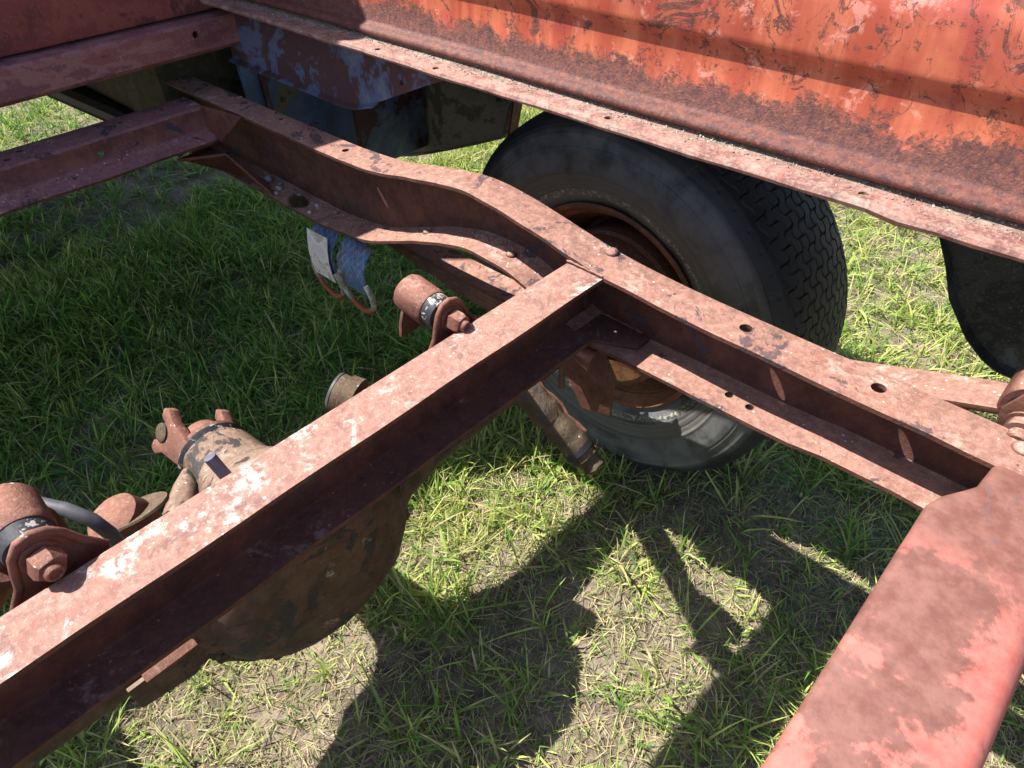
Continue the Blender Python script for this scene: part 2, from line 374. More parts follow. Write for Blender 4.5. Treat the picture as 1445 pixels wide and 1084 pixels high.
# ------------------------------------------------------------------ ground
G0 = -.111                                  # level of the turf below the frame datum
def ground_h(x, y):
    return G0 + (.012 * np.sin(3.1 * x + 1.3) * np.cos(2.7 * y - .4) + .008 * np.sin(7.3 * x - 2.1 * y) + .005 * np.cos(13.1 * y + 5.2 * x) + .003 * np.sin(31 * x + 4) * np.sin(29 * y))
def spaced(lo, hi, step, far):
    mid = np.arange(lo, hi, step); g = 1.35 ** np.arange(1, 30) * step
    a = lo - np.cumsum(g); b = mid[-1] + np.cumsum(g)
    return np.concatenate([a[a > -far][::-1], [*mid], b[b < far]])
gx = spaced(-5, 2, .04, 400); gy = spaced(-2, 5, .04, 400)
GX, GY = np.meshgrid(gx, gy, indexing='ij'); GZ = np.where(np.hypot(GX, GY) < 12, ground_h(GX, GY), G0)
vv = np.stack([GX.ravel(), GY.ravel(), GZ.ravel()], 1); nx, ny = GX.shape
ii = (np.arange(nx - 1)[:, None] * ny + np.arange(ny - 1)[None]).ravel()
ff = np.stack([ii, ii + ny, ii + ny + 1, ii + 1], 1)
gm = bpy.data.meshes.new('ground'); gm.from_pydata(vv.tolist(), [], ff.tolist()); gm.materials.append(M['soil']); gm.shade_smooth()
ground = bpy.data.objects.new('ground', gm); col.objects.link(ground); ground['kind'] = 'structure'
ground['label'] = 'dry grey brown soil showing between the grass'

# ------------------------------------------------------------------ the truck
truck = thing('pickup_truck', (-.6, .14, G0), 'rusty red pickup truck with its bed floor removed, bare frame showing', 'truck')

TOP = [(-2.3, .588), (-1.5, .599), (-1.25, .602), (-1.08, .604), (-.99, .609), (-.93, .615), (-.84, .633), (-.75, .648), (-.695, .651), (-.63, .645), (-.56, .633), (-.50, .622), (-.44, .614), (-.33, .608), (0, .607), (.7, .607)]
BOT = [(-2.3, .42), (-1.36, .427), (-1.155, .430), (-1.09, .438), (-1.02, .449), (-.95, .472), (-.84, .514), (-.78, .533), (-.73, .545), (-.675, .548), (-.62, .543), (-.585, .532), (-.52, .508), (-.46, .4935), (-.31, .497), (-.175, .499), (-.13, .504), (0, .506), (.7, .506)]
def rail(yin, yweb, label):
    s = 1 if yweb > yin else -1; t = .0055; mb = MB(); secs = []
    Y = lambda d: yweb - s * d            # d measured from the web's outer face towards the inside
    for x in np.concatenate([np.arange(-2.3, -1.1, .06), np.arange(-1.1, -.4, .012), np.arange(-.4, .7, .04)]):
        x = float(x); zt = curve(TOP, x); zb = curve(BOT, x); w = abs(yweb - yin)
        wb = w + .004 * (1 - min(1, max(0, (x + .175) / .045))) - .002
        wob = .0008 * math.sin(x * 37) + .0006 * math.sin(x * 83 + 1)
        out = [(w + wob, zt), (.009, zt), (.0035, zt - .0022), (0, zt - .009), (0, zb + .009), (.0035, zb + .0022), (.009, zb), (wb + wob, zb), (wb + wob, zb + t),
               (.0125, zb + t), (.0075, zb + t + .0018), (t, zb + t + .007), (t, zt - t - .007), (.0075, zt - t - .0018), (.0125, zt - t), (w + wob, zt - t)]
        secs.append([(x, Y(d), z) for d, z in out])
    mb.loft(secs)
    return mb.build('frame_rail', M['rail'], truck, 30, label=label)
railR = rail(.612, .679, 'pink bleached C channel frame rail kicked up over the axle')
up = lambda x, y, z=.58, r=.0065: ((x, y, z), (0, 0, 1), r, .09)
cut(railR, [up(-.258, .647, r=.0078), up(-.100, .647, r=.008), up(-1.072, .645, .58, .007), up(-1.31, .655, .58, .0045), up(-1.35, .668, .58, .0045),
            up(-.256, .641, .48, .0055), up(-.225, .638, .48, .0055), ((-.196, .66, .567), (0, 1, 0), .006, .04)])
railL = rail(-.40, -.467, 'frame rail on the far side from the wheel')

def dome(name, pos, r, h, mat, parent):
    mb = MB(); mb.lathe([(0, r), (h * .35, r * .96), (h * .75, r * .7), (h, r * .25)], pos, (0, 0, 1), 16); return mb.build(name, mat, parent, 60)
for (x, y) in [(-.474, .664), (.037, .652), (-.425, .655)][:2]:
    dome('rivet', (x, y, curve(TOP, x) - .0005), .0105, .0055, M['rail'], railR)
for (x, y) in [(-1.46, .655), (-1.50, .667), (-1.55, .65)]:
    dome('rivet', (x, y, curve(TOP, x) - .0005), .0085, .003, M['cross_front'], railR)
for (x, y) in [(-.43, .642), (-.65, .645), (-.86, .648), (-1.44, .64)]:
    dome('rivet', (x, y, curve(BOT, x) + .005), .009, .006, M['rail'], railR)

# centre crossmember: C channel, open towards the tail
def channel_y(name, mat, y0, y1s, xw, wt, wb, zt, zb, label):
    t = .0055; mb = MB(); secs = []
    ys = np.arange(y0, y1s, .05).tolist() + [y1s]
    for y in ys:
        e = .0008 * math.sin(y * 31)
        out = [(xw + wt + e, zt), (xw + .010, zt), (xw + .0035, zt - .002), (xw, zt - .009), (xw, zb + .009), (xw + .0035, zb + .002), (xw + .010, zb), (xw + wb + e, zb), (xw + wb + e, zb + t),
               (xw + .013, zb + t), (xw + .008, zb + t + .002), (xw + t, zb + t + .007), (xw + t, zt - t - .007), (xw + .008, zt - t - .002), (xw + .013, zt - t), (xw + wt + e, zt - t)]
        secs.append([(x, y, z) for x, z in out])
    mb.loft(secs); return mb.build(name, mat, truck, 30, label=label)
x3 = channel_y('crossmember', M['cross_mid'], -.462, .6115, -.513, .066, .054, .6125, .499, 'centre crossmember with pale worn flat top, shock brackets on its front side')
# tab of the crossmember riveted into the rail
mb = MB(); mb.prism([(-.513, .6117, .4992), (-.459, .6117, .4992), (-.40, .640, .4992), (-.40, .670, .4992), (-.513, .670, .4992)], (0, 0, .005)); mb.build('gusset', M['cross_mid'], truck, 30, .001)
mb = MB(); mb.prism([(-.513, .6117, .505), (-.513, .6117, .605), (-.513, .672, .600), (-.513, .672, .505)], (.005, 0, 0)); mb.build('gusset', M['rail'], truck)

# front crossmember: hat section
mb = MB(); secs = []
for y in np.arange(-.46, .60, .04).tolist() + [.603]:
    k = .0015 * math.sin(y * 14) + .001 * math.sin(y * 29 + 1)
    f = min(1, max(0, (.16 - y) / .14)) * .014
    pr = [(-1.650, .530), (-1.648, .580), (-1.642, .5865), (-1.60, .588), (-1.556, .5870), (-1.550, .5825), (-1.540, .5480), (-1.534, .5430), (-1.500 - k + f, .529 + k * .3 - f * .4)]
    inner = [(x + (.0055 if i < 3 else -.002), z - (.0 if i == 0 else .0055)) for i, (x, z) in enumerate(pr)][::-1]
    secs.append([(x, y, z) for x, z in pr + inner])
mb.loft(secs); x2 = mb.build('crossmember', M['cross_front'], truck, 22, label='dusty hat section crossmember with drilled holes and dark paint chips')
cut(x2, [((-1.60, .44, .55), (0, 0, 1), .006, .08), ((-1.585, .215, .55), (0, 0, 1), .007, .08), ((-1.61, .20, .55), (0, 0, 1), .0065, .08), ((-1.61, .245, .55), (0, 0, 1), .007, .08),
         ((-1.66, .365, .565), (1, 0, -.05), .007, .16), ((-1.72, .168, .562), (1, 0, 0), .007, .22), ((-1.60, .16, .55), (0, 0, 1), .005, .08)])
mb = MB(); mb.loft([[(-1.550, .596, .5925), (-1.392, .6115, .600), (-1.496, .594, .526), (-1.534, .590, .541)], [(-1.554, .603, .588), (-1.396, .6135, .595), (-1.500, .600, .520), (-1.538, .600, .536)]])
mb.build('gusset', M['cross_front'], truck, 30, .0012, label='slanted end gusset with a chip of dark blue paint')
mb = MB(); mb.prism([(-1.53, .50, .507), (-1.47, .585, .507), (-1.36, .615, .436), (-1.42, .64, .436), (-1.58, .60, .49)], (0, 0, -.006)); mb.build('gusset', M['bracket'], truck, 30, .001)

# rear crossmember: wide pressed box with rolled edges
mb = MB(); secs = []
for y, xl in [(-.465, -.005), (-.2, -.005), (.1, -.005), (.3, -.005), (.45, -.006), (.522, -.006), (.54, .0), (.562, .013), (.575, .020), (.6115, .023)]:
    xr = .104; zt = .6125 if y < .55 else .6125 - .002 * (y - .55) / .06; out = []
    r = .018
    for a in range(0, 91, 15):
        q = math.radians(a); out.append((xr - r + r * math.sin(q), zt - r + r * math.cos(q)))
    out += [(xr, .51), (xr - .006, .505), (xr - .006, .56)]
    out += [(xr - .008, zt - .010), (xl + .010, zt - .010), (xl + .006, .56), (xl + .006, .505), (xl, .51)]
    r2 = .009
    for a in range(0, 91, 15):
        q = math.radians(a); out.append((xl + r2 - r2 * math.cos(q), zt - r2 + r2 * math.sin(q)))
    secs.append([(x, y, z) for x, z in out])
mb.loft(secs); x4 = mb.build('crossmember', M['red_beam'], truck, 50, label='wide rear crossmember in blotchy faded red paint with rolled edges')

# ------------------------------------------------------------------ wheel
WC = Vector((-.662, 0, .290)); YI = .887; TW = .275
def tyre_mesh():
    prof = [(0.0572, 0.2090), (0.0440, 0.2200), (0.0352, 0.2272), (0.0319, 0.2332), (0.0292, 0.2382), (0.0231, 0.2442), (0.0220, 0.2486), (0.0193, 0.2530), (0.0182, 0.2596), (0.0132, 0.2624), (0.0099, 0.2706), (0.0083, 0.2816), (0.0068, 0.2910), (0.0039, 0.2932), (0.0020, 0.3036), (0.0007, 0.3168), (0.0000, 0.3278), (0.0013, 0.3399), (0.0033, 0.3427), (0.0053, 0.3526), (0.0094, 0.3658), (0.0154, 0.3768), (0.0226, 0.3856), (0.0308, 0.3921)]
    prof = prof
    fine_ = []
    for (y0, r0), (y1, r1) in zip(prof, prof[1:]):
        for k in range(4 if r0 > .245 else 1): fine_.append((y0 + (y1 - y0) * k / 4 if r0 > .245 else y0, r0 + (r1 - r0) * k / 4 if r0 > .245 else r0))
    prof = fine_ + [prof[-1]]
    ridge = lambda r: sum(a * math.exp(-((r - c) / w) ** 2) for c, w, a in ((.268, .0022, .0020), (.281, .0016, .0014), (.296, .003, -.0022), (.330, .0018, -.0022), (.346, .0016, -.0018), (.362, .002, -.0018), (.374, .0018, .0020)))
    prof = [(max(0, y + ridge(r)), r) for y, r in prof]
    tr = [(.0308 + (TW - .0616) * k / 120, .39215 + .0093 * math.sin(math.pi * k / 120) ** .7) for k in range(1, 120)]
    back = [(TW - a, b) for a, b in prof[::-1]]
    P = prof + tr + back; n = 1200; i0, i1 = len(prof) - 2, len(prof) + len(tr) + 1
    A = np.arange(n) * 2 * math.pi / n; V = []
    for i, (y, r) in enumerate(P):
        rr = np.full(n, r)
        if i0 <= i <= i1:
            c = (y - TW / 2) / (TW / 2 - .0286)          # -1 .. 1 across the tread
            s = A / (2 * math.pi) * 58                  # pitch count round the tyre
            zig = np.clip((np.abs((s % 1) - .5) * 4 - 1) * 2.4, -1, 1)
            d = np.zeros(n)
            for q, cc in enumerate((-.855, -.665, -.475, -.285, -.095, .095, .285, .475, .665, .855)):
                off = .050 * zig * (.6 if abs(cc) > .8 else 1)
                d = np.maximum(d, np.clip((.014 - np.abs(c - cc - off)) / .006, 0, 1))
                # short cross cuts joining neighbouring zigzags
                ph = (s + (.25 if q % 2 else .75)) % 1
                d = np.maximum(d, np.clip((.035 - np.abs(ph - .5)) / .015, 0, 1) * ((c > cc + off) & (c < cc + .19 + off)) * .85)
            rr = r - d * (.0034 if abs(c) < .9 else .0022)
        elif i in (len(prof) - 3, len(prof) - 4):
            s = A / (2 * math.pi) * 62; rr = r - (((s % 1) < .12) * .002)
        V.append(np.stack([WC.x + rr * np.cos(A), np.full(n, YI + y), WC.z + rr * np.sin(A)], 1))
    V = np.concatenate(V); m = len(P); F = []
    a = np.arange(n); b = (a + 1) % n
    for i in range(m - 1): F.append(np.stack([i * n + a, i * n + b, (i + 1) * n + b, (i + 1) * n + a], 1))
    F.append(np.stack([(m - 1) * n + a, (m - 1) * n + b, b, a], 1))
    me = bpy.data.meshes.new('tyre'); me.from_pydata(V.tolist(), [], np.concatenate(F).tolist())
    bm = bmesh.new(); bm.from_mesh(me); bmesh.ops.recalc_face_normals(bm, faces=bm.faces); bm.to_mesh(me); bm.free()
    me.materials.append(M['tyre']); me.shade_smooth(); me.set_sharp_from_angle(angle=math.radians(38)); return me
mb = MB()
rp = [(0.0330, 0.2272), (0.0264, 0.2293), (0.0231, 0.2255), (0.0264, 0.2189), (0.0396, 0.2134), (0.0440, 0.2057), (0.0682, 0.2019), (0.0880, 0.1870), (0.1540, 0.1826), (0.2090, 0.2024), (0.2354, 0.2090), (0.2486, 0.2272), (0.2530, 0.2244), (0.2376, 0.2046), (0.2090, 0.1936), (0.1650, 0.1738), (0.1606, 0.1100), (0.1518, 0.0330), (0.1474, 0.0330), (0.1540, 0.1155), (0.1408, 0.1672), (0.0858, 0.1804), (0.0660, 0.1958), (0.0506, 0.2013), (0.0473, 0.2090), (0.0374, 0.2167)]
mb.lathe(rp, (WC.x, YI, WC.z), (0, 1, 0), 96, closed=True)
wheel = mb.build('wheel', M['wheel'], truck, 40, label='rusty steel wheel rim seen from inside')
tyre = bpy.data.objects.new('tyre', tyre_mesh()); col.objects.link(tyre); attach(tyre, wheel); tyre['label'] = 'worn black tyre with dusty sidewall and zigzag tread'

# ------------------------------------------------------------------ rear axle
AY, AZ, AX = .184, .249, -.700
mb = MB()
pr = [(-1.16, .050), (-.66, .050), (-.44, .052), (-.26, .056), (-.19, .070), (-.165, .086), (.165, .086), (.19, .070), (.26, .056), (.40, .050), (.60, .045), (.735, .043)]
mb.lathe([(d, r) for d, r in pr], (AX, AY, AZ), (0, 1, 0), 28)
axle = mb.build('axle_housing', M['axle'], truck, 45, label='rusty rear axle tube under the centre crossmember', noise=.0012, nscale=60)
mb = MB()
mb.lathe([(-.02, .126), (0, .158), (.010, .168), (.031, .170), (.034, .184), (.048, .184), (.051, .167), (.070, .161), (.088, .145), (.101, .117), (.108, .073), (.110, .013)], (AX + .02, AY, AZ), (1, 0, -.05), 64)
mb.build('differential_cover', M['axle'], axle, 40, noise=.0035, nscale=26, label='round rusty differential bulge with pale scuffed edge')
mb = MB()
mb.lathe([(-.085, .150), (-.06, .149), (-.03, .140), (0, .124), (.027, .105), (.05, .089), (.071, .077), (.093, .069), (.126, .064), (.15, .062), (.154, .057), (.165, .057), (.168, .048)], (AX - .05, AY, AZ + .01), (-1, 0, .06), 44)
mb.build('pinion_housing', M['axle'], axle, 40, noise=.0015, nscale=45)
for sy in (-1,):
    mb = MB(); mb.tube([(AX - .10, AY + sy * .108, AZ + .05), (AX - .15, AY + sy * .073, AZ + .05), (AX - .185, AY + sy * .055, AZ + .045)], [.026, .020, .010], 10); mb.build('casting_lug', M['axle'], axle, 60)
mb = MB(); mb.lathe([(0, .058), (.007, .062), (.014, .058)], (AX - .212, AY, AZ + .019), (-1, 0, .06), 40); mb.build('oil_seal', M['rubber_dusty'], axle)
for k in range(10):
    a_ = 2 * math.pi * (k + .5) / 10; mb = MB(); mb.lathe([(0, .0105), (.007, .0105), (.009, .007)], (AX + .067, AY + .174 * math.cos(a_), AZ - .002 + .174 * math.sin(a_)), (1, 0, -.05), 6); mb.build('cover_bolt', M['axle'], axle)
# yoke
yk = Vector((AX - .224, AY, AZ + .021))
mb = MB(); mb.lathe([(0, .054), (.010, .056), (.016, .042), (.044, .037), (.050, .024)], yk, (-1, 0, .06), 28)
yo = mb.build('pinion_yoke', M['bracket'], axle, 40, label='cast yoke with two open bearing ears')
rot = Matrix.Rotation(math.radians(52), 4, 'X')
for s in (-1, 1):
    mb = MB(); pts = []
    for (a, h) in [(-.018, -.02), (.018, -.02), (.024, .034), (.034, .050), (.030, .064), (.018, .062), (.014, .050), (.0, .044), (-.014, .050), (-.018, .062), (-.030, .064), (-.034, .050), (-.024, .034)]:
        pts.append(yk + rot @ Vector((-h * 1.15 - .012, a * 1.25, s * .038)))
    mb.prism(pts, rot @ Vector((0, 0, s * .019))); mb.build('yoke_ear', M['bracket'], axle, 40, .003, noise=.001, nscale=60)
    mb = MB(); mb.lathe([(0, .0165), (.006, .0165), (.007, .013)], yk + rot @ Vector((-.066, 0, s * .054)), rot @ Vector((0, 0, s)), 18); mb.build('bearing_cap', M['greasy'], axle)
    mb = MB(); mb.lathe([(0, .006), (.018, .006)], yk + rot @ Vector((-.030, 0, s * .035)), rot @ Vector((0, 0, s)), 14); mb.build('bolt_hole', M['hole'], axle)
mb = MB(); mb.tube([(-.722, .151, .372), (-.732, .1455, .402), (-.742, .141, .430)], .0088, 14); br = mb.build('breather_tube', M['plastic'], axle, 50, label='short grey plastic breather tube')
mb = MB(); mb.lathe([(0, .011), (.018, .0125), (.030, .0125), (.034, .0105)], (-.714, .1545, .350), (-.31, -.16, .93), 16); mb.build('breather_fitting', M['zinc'], axle)
# bracket welded on the axle tube, with bolt
mb = MB(); mb.prism([(-.660, .315, .235), (-.660, .315, .310), (-.660, .405, .318), (-.660, .415, .28), (-.660, .405, .228)], (.008, 0, 0)); bk = mb.build('axle_bracket', M['axle'], axle, 30, .002)
mb = MB(); mb.lathe([(0, .010), (.006, .010), (.0065, .006), (.010, .006)], (-.652, .367, .275), (1, 0, 0), 6); mb.build('bolt', M['greasy'], axle)
mb = MB(); mb.prism([(-.690, -.068, .295), (-.620, -.068, .260), (-.620, .002, .260), (-.690, .002, .295)], (0, 0, .006)); mb.build('axle_bracket', M['bracket'], axle, 30, .0015, label='pale lit bracket tab on the axle')
mb = MB(); mb.prism([(-.632, -.09, .266), (-.632, .010, .266), (-.632, .010, .218), (-.632, -.02, .206), (-.632, -.09, .218)], (.007, 0, 0)); mb.build('axle_bracket', M['axle'], axle, 30, .0015)
# brake drum and backing plate inside the wheel
mb = MB(); mb.lathe([(-.026, .044), (-.024, .149), (-.011, .163), (-.004, .163), (0, .154), (.011, .157), (.015, .157), (.033, .155), (.040, .160), (.110, .157), (.123, .150), (.128, .055)], (WC.x, YI + .026, WC.z), (0, 1, 0), 56)
mb.build('brake_drum', M['drum'], axle, 35, label='dark rusty brake drum inside the wheel')

# ------------------------------------------------------------------ leaf spring
SP = [(-1.42, .43), (-1.25, .385), (-1.10, .366), (-.90, .361), (-.72, .367), (-.60, .385), (-.45, .432), (-.30, .487), (-.12, .556), (0, .601), (.03, .611)]
spring = None
for k, (xa, xb) in enumerate([(-1.38, .022), (-1.24, -.20), (-1.13, -.28), (-1.04, -.36), (-.94, -.44)]):
    mb = MB(); secs = []
    for x in np.arange(xa, xb, .03).tolist() + [xb]:
        z = curve(SP, x) - k * .0095; y0 = .704 + .034 * min(1, max(0, (-x - .15) / .5)); y1 = y0 + .062 - .010 * min(1, max(0, (x + .3) / .3))
        secs.append([(x, y0, z - .008), (x, y0 - .0012, z - .004), (x, y0, z), (x, y1, z), (x, y1 + .0012, z - .004), (x, y1, z - .008)])
    mb.loft(secs)
    if k == 0: spring = mb.build('leaf_spring', M['spring_rear'], truck, 50, label='leaf spring running under and outside the frame rail')
    else: mb.build('leaf', M['leaf'], spring, 50)
mb = MB(); mb.lathe([(0, .030), (.003, .032), (.060, .032), (.063, .030)], (.030, .703, .612), (0, 1, 0), 24); mb.build('spring_eye', M['rail'], spring)
mb = MB(); mb.lathe([(0, .0245), (.066, .0245)], (.030, .7015, .612), (0, 1, 0), 24); mb.build('bushing', M['rubber'], spring)
mb = MB(); mb.prism([(.012, .6905, .562), (.052, .6905, .567), (.060, .6905, .614), (.047, .6905, .645), (.018, .6905, .645), (.004, .6905, .612)], (0, .008, 0)); mb.build('shackle', M['rail'], spring, 30, .002)
mb = MB(); mb.lathe([(0, .019), (.004, .0195), (.0045, .0155), (.016, .0155), (.018, .011), (.028, .011), (.030, .009)], (.029, .6915, .602), (0, -1, 0), 20); mb.build('shackle_bolt', M['rail'], spring)
# spring seat, U bolts and lower plate
mb = MB(); mb.box((-.735, .728, .374), (-.595, .810, .384)); mb.build('spring_plate', M['leaf'], spring, 30, .002)
for x in (-.715, -.615):
    for y in (.732, .806):
        mb = MB(); mb.tube([(x, y, .40), (x, y, .235)], .0065, 10); mb.build('u_bolt', M['leaf'], spring)
mb = MB(); mb.prism([(-.585, .688, .430), (-.505, .688, .445), (-.468, .688, .36), (-.470, .688, .285), (-.530, .688, .265), (-.575, .688, .33)], (0, .007, 0)); mb.build('spring_hanger', M['bracket'], spring, 30, .002, label='rusty plate hanging beside the axle end')
mb = MB(); mb.tube([(-.585, .66, .405), (-.56, .662, .415), (-.53, .665, .408), (-.50, .672, .402)], [.020, .012, .011, .019], 14); mb.build('link', M['bracket'], spring, 60)
# lumpy tube below the crossmember, not one of the shocks
A, B = Vector((-.560, .548, .420)), Vector((-.418, .575, .298)); ax = (B - A).normalized(); L = (B - A).length
mb = MB(); prf = []
for k in range(15):
    d = L * .86 * k / 14; prf.append((d, .0235 + .0016 * math.sin(k * 2.1) + (.002 if k in (6, 7, 11) else 0)))
mb.lathe(prf, A, ax, 24); sh = mb.build('shock_absorber', M['greasy'], truck, 60, noise=.0035, nscale=45, label='lumpy greasy tube hanging below the crossmember')
sp = []
mb = MB(); q = ax.orthogonal().normalized(); sidev = Vector((.30, .70, .62)); sidev = (sidev - ax * sidev.dot(ax)).normalized()
mb.tube([A + ax * L * t + sidev * (.0245 + .003 * math.sin(t * 19)) for t in (.05, .15, .25, .35, .45, .55, .65, .75)], [.003, .0035, .0035, .003, .0035, .0035, .0055, .003], 8); mb.build('seam', M['bracket'], sh)
mb = MB(); mb.lathe([(0, .026), (.010, .0265)], A + ax * L * .80, ax, 24); mb.build('clamp', M['rubber'], sh)
mb = MB(); mb.lathe([(0, .021), (.014, .023), (.026, .017), (.036, .018), (.04, .011)], A + ax * L * .84, ax, 14); mb.build('tube_end', M['greasy'], sh, noise=.004, nscale=70)
mb = MB(); mb.lathe([(0, .006), (.030, .006)], A + ax * L * .90 - sidev * .005, sidev, 8); mb.build('bolt', M['bracket'], sh)

# ------------------------------------------------------------------ shock brackets on the front face of the centre crossmember
def shock_bracket(y, z, lab, sc=1.0, tilt=0.0):
    x0 = -.5135; P = lambda dx, dy, dz: (x0 + dx, y + dy * sc, z + dz * sc)
    mb = MB(); pts = [(-.056, -.075), (.056, -.075), (.055, -.040), (.037, -.012), (.028, .010), (.018, .024), (.004, .030), (-.010, .027), (-.021, .014), (-.026, -.004), (-.032, -.026), (-.048, -.048)]
    # near ear with a rolled rim
    mb.prism([P(-.020, a, b) for a, b in pts], (.006, 0, 0)); br = mb.build('shock_bracket', M['bracket'], truck, 35, .0016, label=lab)
    rim = [(-.056, -.070), (-.048, -.048), (-.033, -.026), (-.027, -.004), (-.021, .014), (-.010, .028), (.004, .031), (.018, .025), (.028, .011), (.037, -.011), (.054, -.038)]
    mb = MB(); mb.tube([P(-.016, a, b) for a, b in rim], .0052 * sc, 8); mb.build('ear_rim', M['bracket'], br, 60)
    mb = MB(); mb.prism([P(-.097, a * .55, b) for a, b in pts], (.006, 0, 0)); mb.build('ear', M['bracket'], br, 35, .0016)
    d = Vector((-1, 0, .10 + tilt)).normalized()
    mb = MB(); mb.lathe([(0, .024 * sc), (.001, .031 * sc), (.005, .033 * sc), (.044, .033 * sc), (.049, .031 * sc), (.050, .022 * sc)], P(-.040, -.004, .003), d, 36)
    mb.build('bushing_eye', M['bracket'], br, 40, noise=.0006, nscale=90)
    mb = MB(); mb.lathe([(0, .016 * sc), (.003, .0265 * sc), (.013, .0285 * sc), (.022, .0285 * sc)], P(-.0215, -.004, .002), d, 32); mb.build('rubber_bush', M['rubber_dusty'], br)
    mb = MB(); mb.lathe([(-.004, .0205 * sc), (0, .0205 * sc)], P(-.0105, 0, 0), (1, 0, 0), 24); mb.build('washer', M['bracket'], br)
    mb = MB(); mb.lathe([(0, .0165 * sc), (.002, .0185 * sc), (.014, .0185 * sc), (.018, .0155 * sc)], P(-.0105, 0, 0), (1, .12, -.08), 6, ang=.35); mb.build('nut', M['bracket'], br, 30)
    mb = MB(); mb.lathe([(0, .0098 * sc), (.0055, .0098 * sc), (.007, .0085 * sc), (.0072, .0065 * sc), (.005, .006 * sc)], P(.007, .0022 * sc, -.0015 * sc), (1, .12, -.08), 20); mb.build('bolt', M['bracket'], br)
    return br
b1 = shock_bracket(.414, .619, 'rusty shock bracket holding a rubber bushed eye near the frame rail', .76)
b2 = shock_bracket(-.054, .629, 'rusty shock bracket holding a rubber bushed eye beside the black hose', .80)

for sgn, ey, ez, yy in ((1, .412, .612, .690), (-1, -.056, .622, -.34)):
    A1, B1 = Vector((-.585, ey + sgn * .012, ez - .012)), Vector((-.705, yy, .300)); d1 = (B1 - A1).normalized(); L1 = (B1 - A1).length
    mb = MB(); mb.lathe([(0, .010), (.03, .010), (.031, .022), (L1 * .55, .022), (L1 * .55 + .002, .027), (L1 - .03, .027), (L1 - .028, .010), (L1, .010)], A1, d1, 20); sk_ = mb.build('shock_absorber', M['bracket'], truck, 40, label='shock absorber slanting from its bracket down to the axle end', noise=.0008, nscale=60)
    mb = MB(); mb.lathe([(-.02, .020), (.02, .020)], B1, (1, 0, 0), 16); mb.build('lower_eye', M['greasy'], sk_)
# weld beads where the crossmember meets the rail
for pth in ([(-.5095 + .0062 * k, .6115 + .0006 * (k % 2), .6145 + .0004 * (k % 3)) for k in range(11)], [(-.508, .655, .505 + .0065 * k) for k in range(15)], [(-.50 + .008 * k, .671, .5045) for k in range(12)]):
    mb = MB(); mb.tube(pth, [.0016 + .0012 * (k % 2) for k in range(len(pth))], 8); mb.build('weld_bead', M['rail'], truck, 60)

# lower bump stop and spring cup seen past the crossmember
mb = MB(); mb.lathe([(-.004, .028), (0, .030), (.012, .030), (.014, .034), (.032, .035), (.034, .022), (.060, .021), (.064, .028), (.068, .028)], (-.735, .345, .415), (.75, .35, -.25), 26)
bs = mb.build('bump_stop', M['greasy'], truck, 35, noise=.001, nscale=70, label='stubby rusty bump stop beyond the crossmember')
mb = MB(); mb.tube([(-.705, .358, .405), (-.69, .37, .34), (-.70, .38, .28)], [.022, .03, .03], 12); mb.build('stop_bracket', M['greasy'], bs)
mb = MB(); mb.lathe([(0, .0295), (.004, .0305), (.006, .029)], (-.7405, .3425, .4165), (.75, .35, -.25), 26); mb.build('rubber_ring', M['hose'], bs)
mb = MB(); mb.lathe([(-.02, .034), (.0, .036), (.03, .038), (.05, .033), (.058, .02)], (-.735, .02, .385), (-.05, -.25, .9), 28)
cp = mb.build('spring_cup', M['bracket'], truck, 40, noise=.001, nscale=60, label='domed rusty cup between the hose and the pinion housing')
mb = MB(); mb.lathe([(.0, .020), (.0, .046), (.002, .0485), (.005, .0475), (.006, .020)], (-.742, .026, .412), (-.45, .05, .85), 30); mb.build('cup_lip', M['greasy'], cp, 60, noise=.0015, nscale=30)
mb = MB(); mb.tube([(-.72, -.085, .555), (-.69, -.062, .570), (-.655, -.040, .576), (-.630, -.024, .574), (-.608, -.010, .562), (-.600, -.004, .540), (-.602, -.003, .505), (-.615, -.001, .46), (-.64, .002, .40), (-.66, .005, .34)], .0072, 12)
mb.build('brake_hose', M['hose'], truck, 60, label='thin black rubber hose arching behind the crossmember')

# ------------------------------------------------------------------ pickup bed
mb = MB(); secs = []
PY = [(.7765, .7480), (.7770, .7425), (.7800, .7388), (.7840, .7382), (.7880, .7402), (.7905, .7445), (.7915, .7500), (.7930, .7560), (.797, .7590), (.862, .7620), (.868, .7612), (.872, .7590), (.877, .7550), (.881, .7532), (.886, .7528), (.928, .7532), (.936, .7540), (.944, .756), (.952, .7605), (.965, .762), (1.03, .763), (1.04, .762), (1.05, .753), (1.06, .7485), (1.10, .7485), (1.11, .757), (1.12, .763), (1.16, .765), (1.17, .775), (1.175, .79)]
for x in np.arange(-1.66, 1.01, .07):
    w = .0015 * math.sin(x * 5) + .0008 * math.sin(x * 13)
    secs.append([(x, y + w, z) for z, y in PY] + [(x, y + w + .003, z - .001) for z, y in PY[::-1]])
mb.loft(secs); side = mb.build('bed_side_panel', M['bed_paint'], truck, 60, label='ribbed bed side in flaking orange red paint, rusted along its foot')
mb = MB(); secs = []
for x in np.arange(-1.66, 1.01, .035):
    w = .0011 * math.sin(x * 17) + .0010 * math.sin(x * 41 + 2) + (.005 * math.exp(-((x + .205) / .025) ** 2)) - (.006 * math.exp(-((x + .165) / .02) ** 2))
    pr = [(.7045 + w, .7605 - abs(w) * .6), (.7015 + w, .7645), (.7035 + w, .7690), (.7075, .7705), (.724, .7705), (.740, .7712), (.7475, .7745), (.7485, .7778), (.7515, .7778), (.7505, .7730), (.742, .7680), (.709, .7672), (.7065 + w, .7655), (.707 + w, .7605 - abs(w) * .6)]
    secs.append([(x, y, z) for y, z in pr])
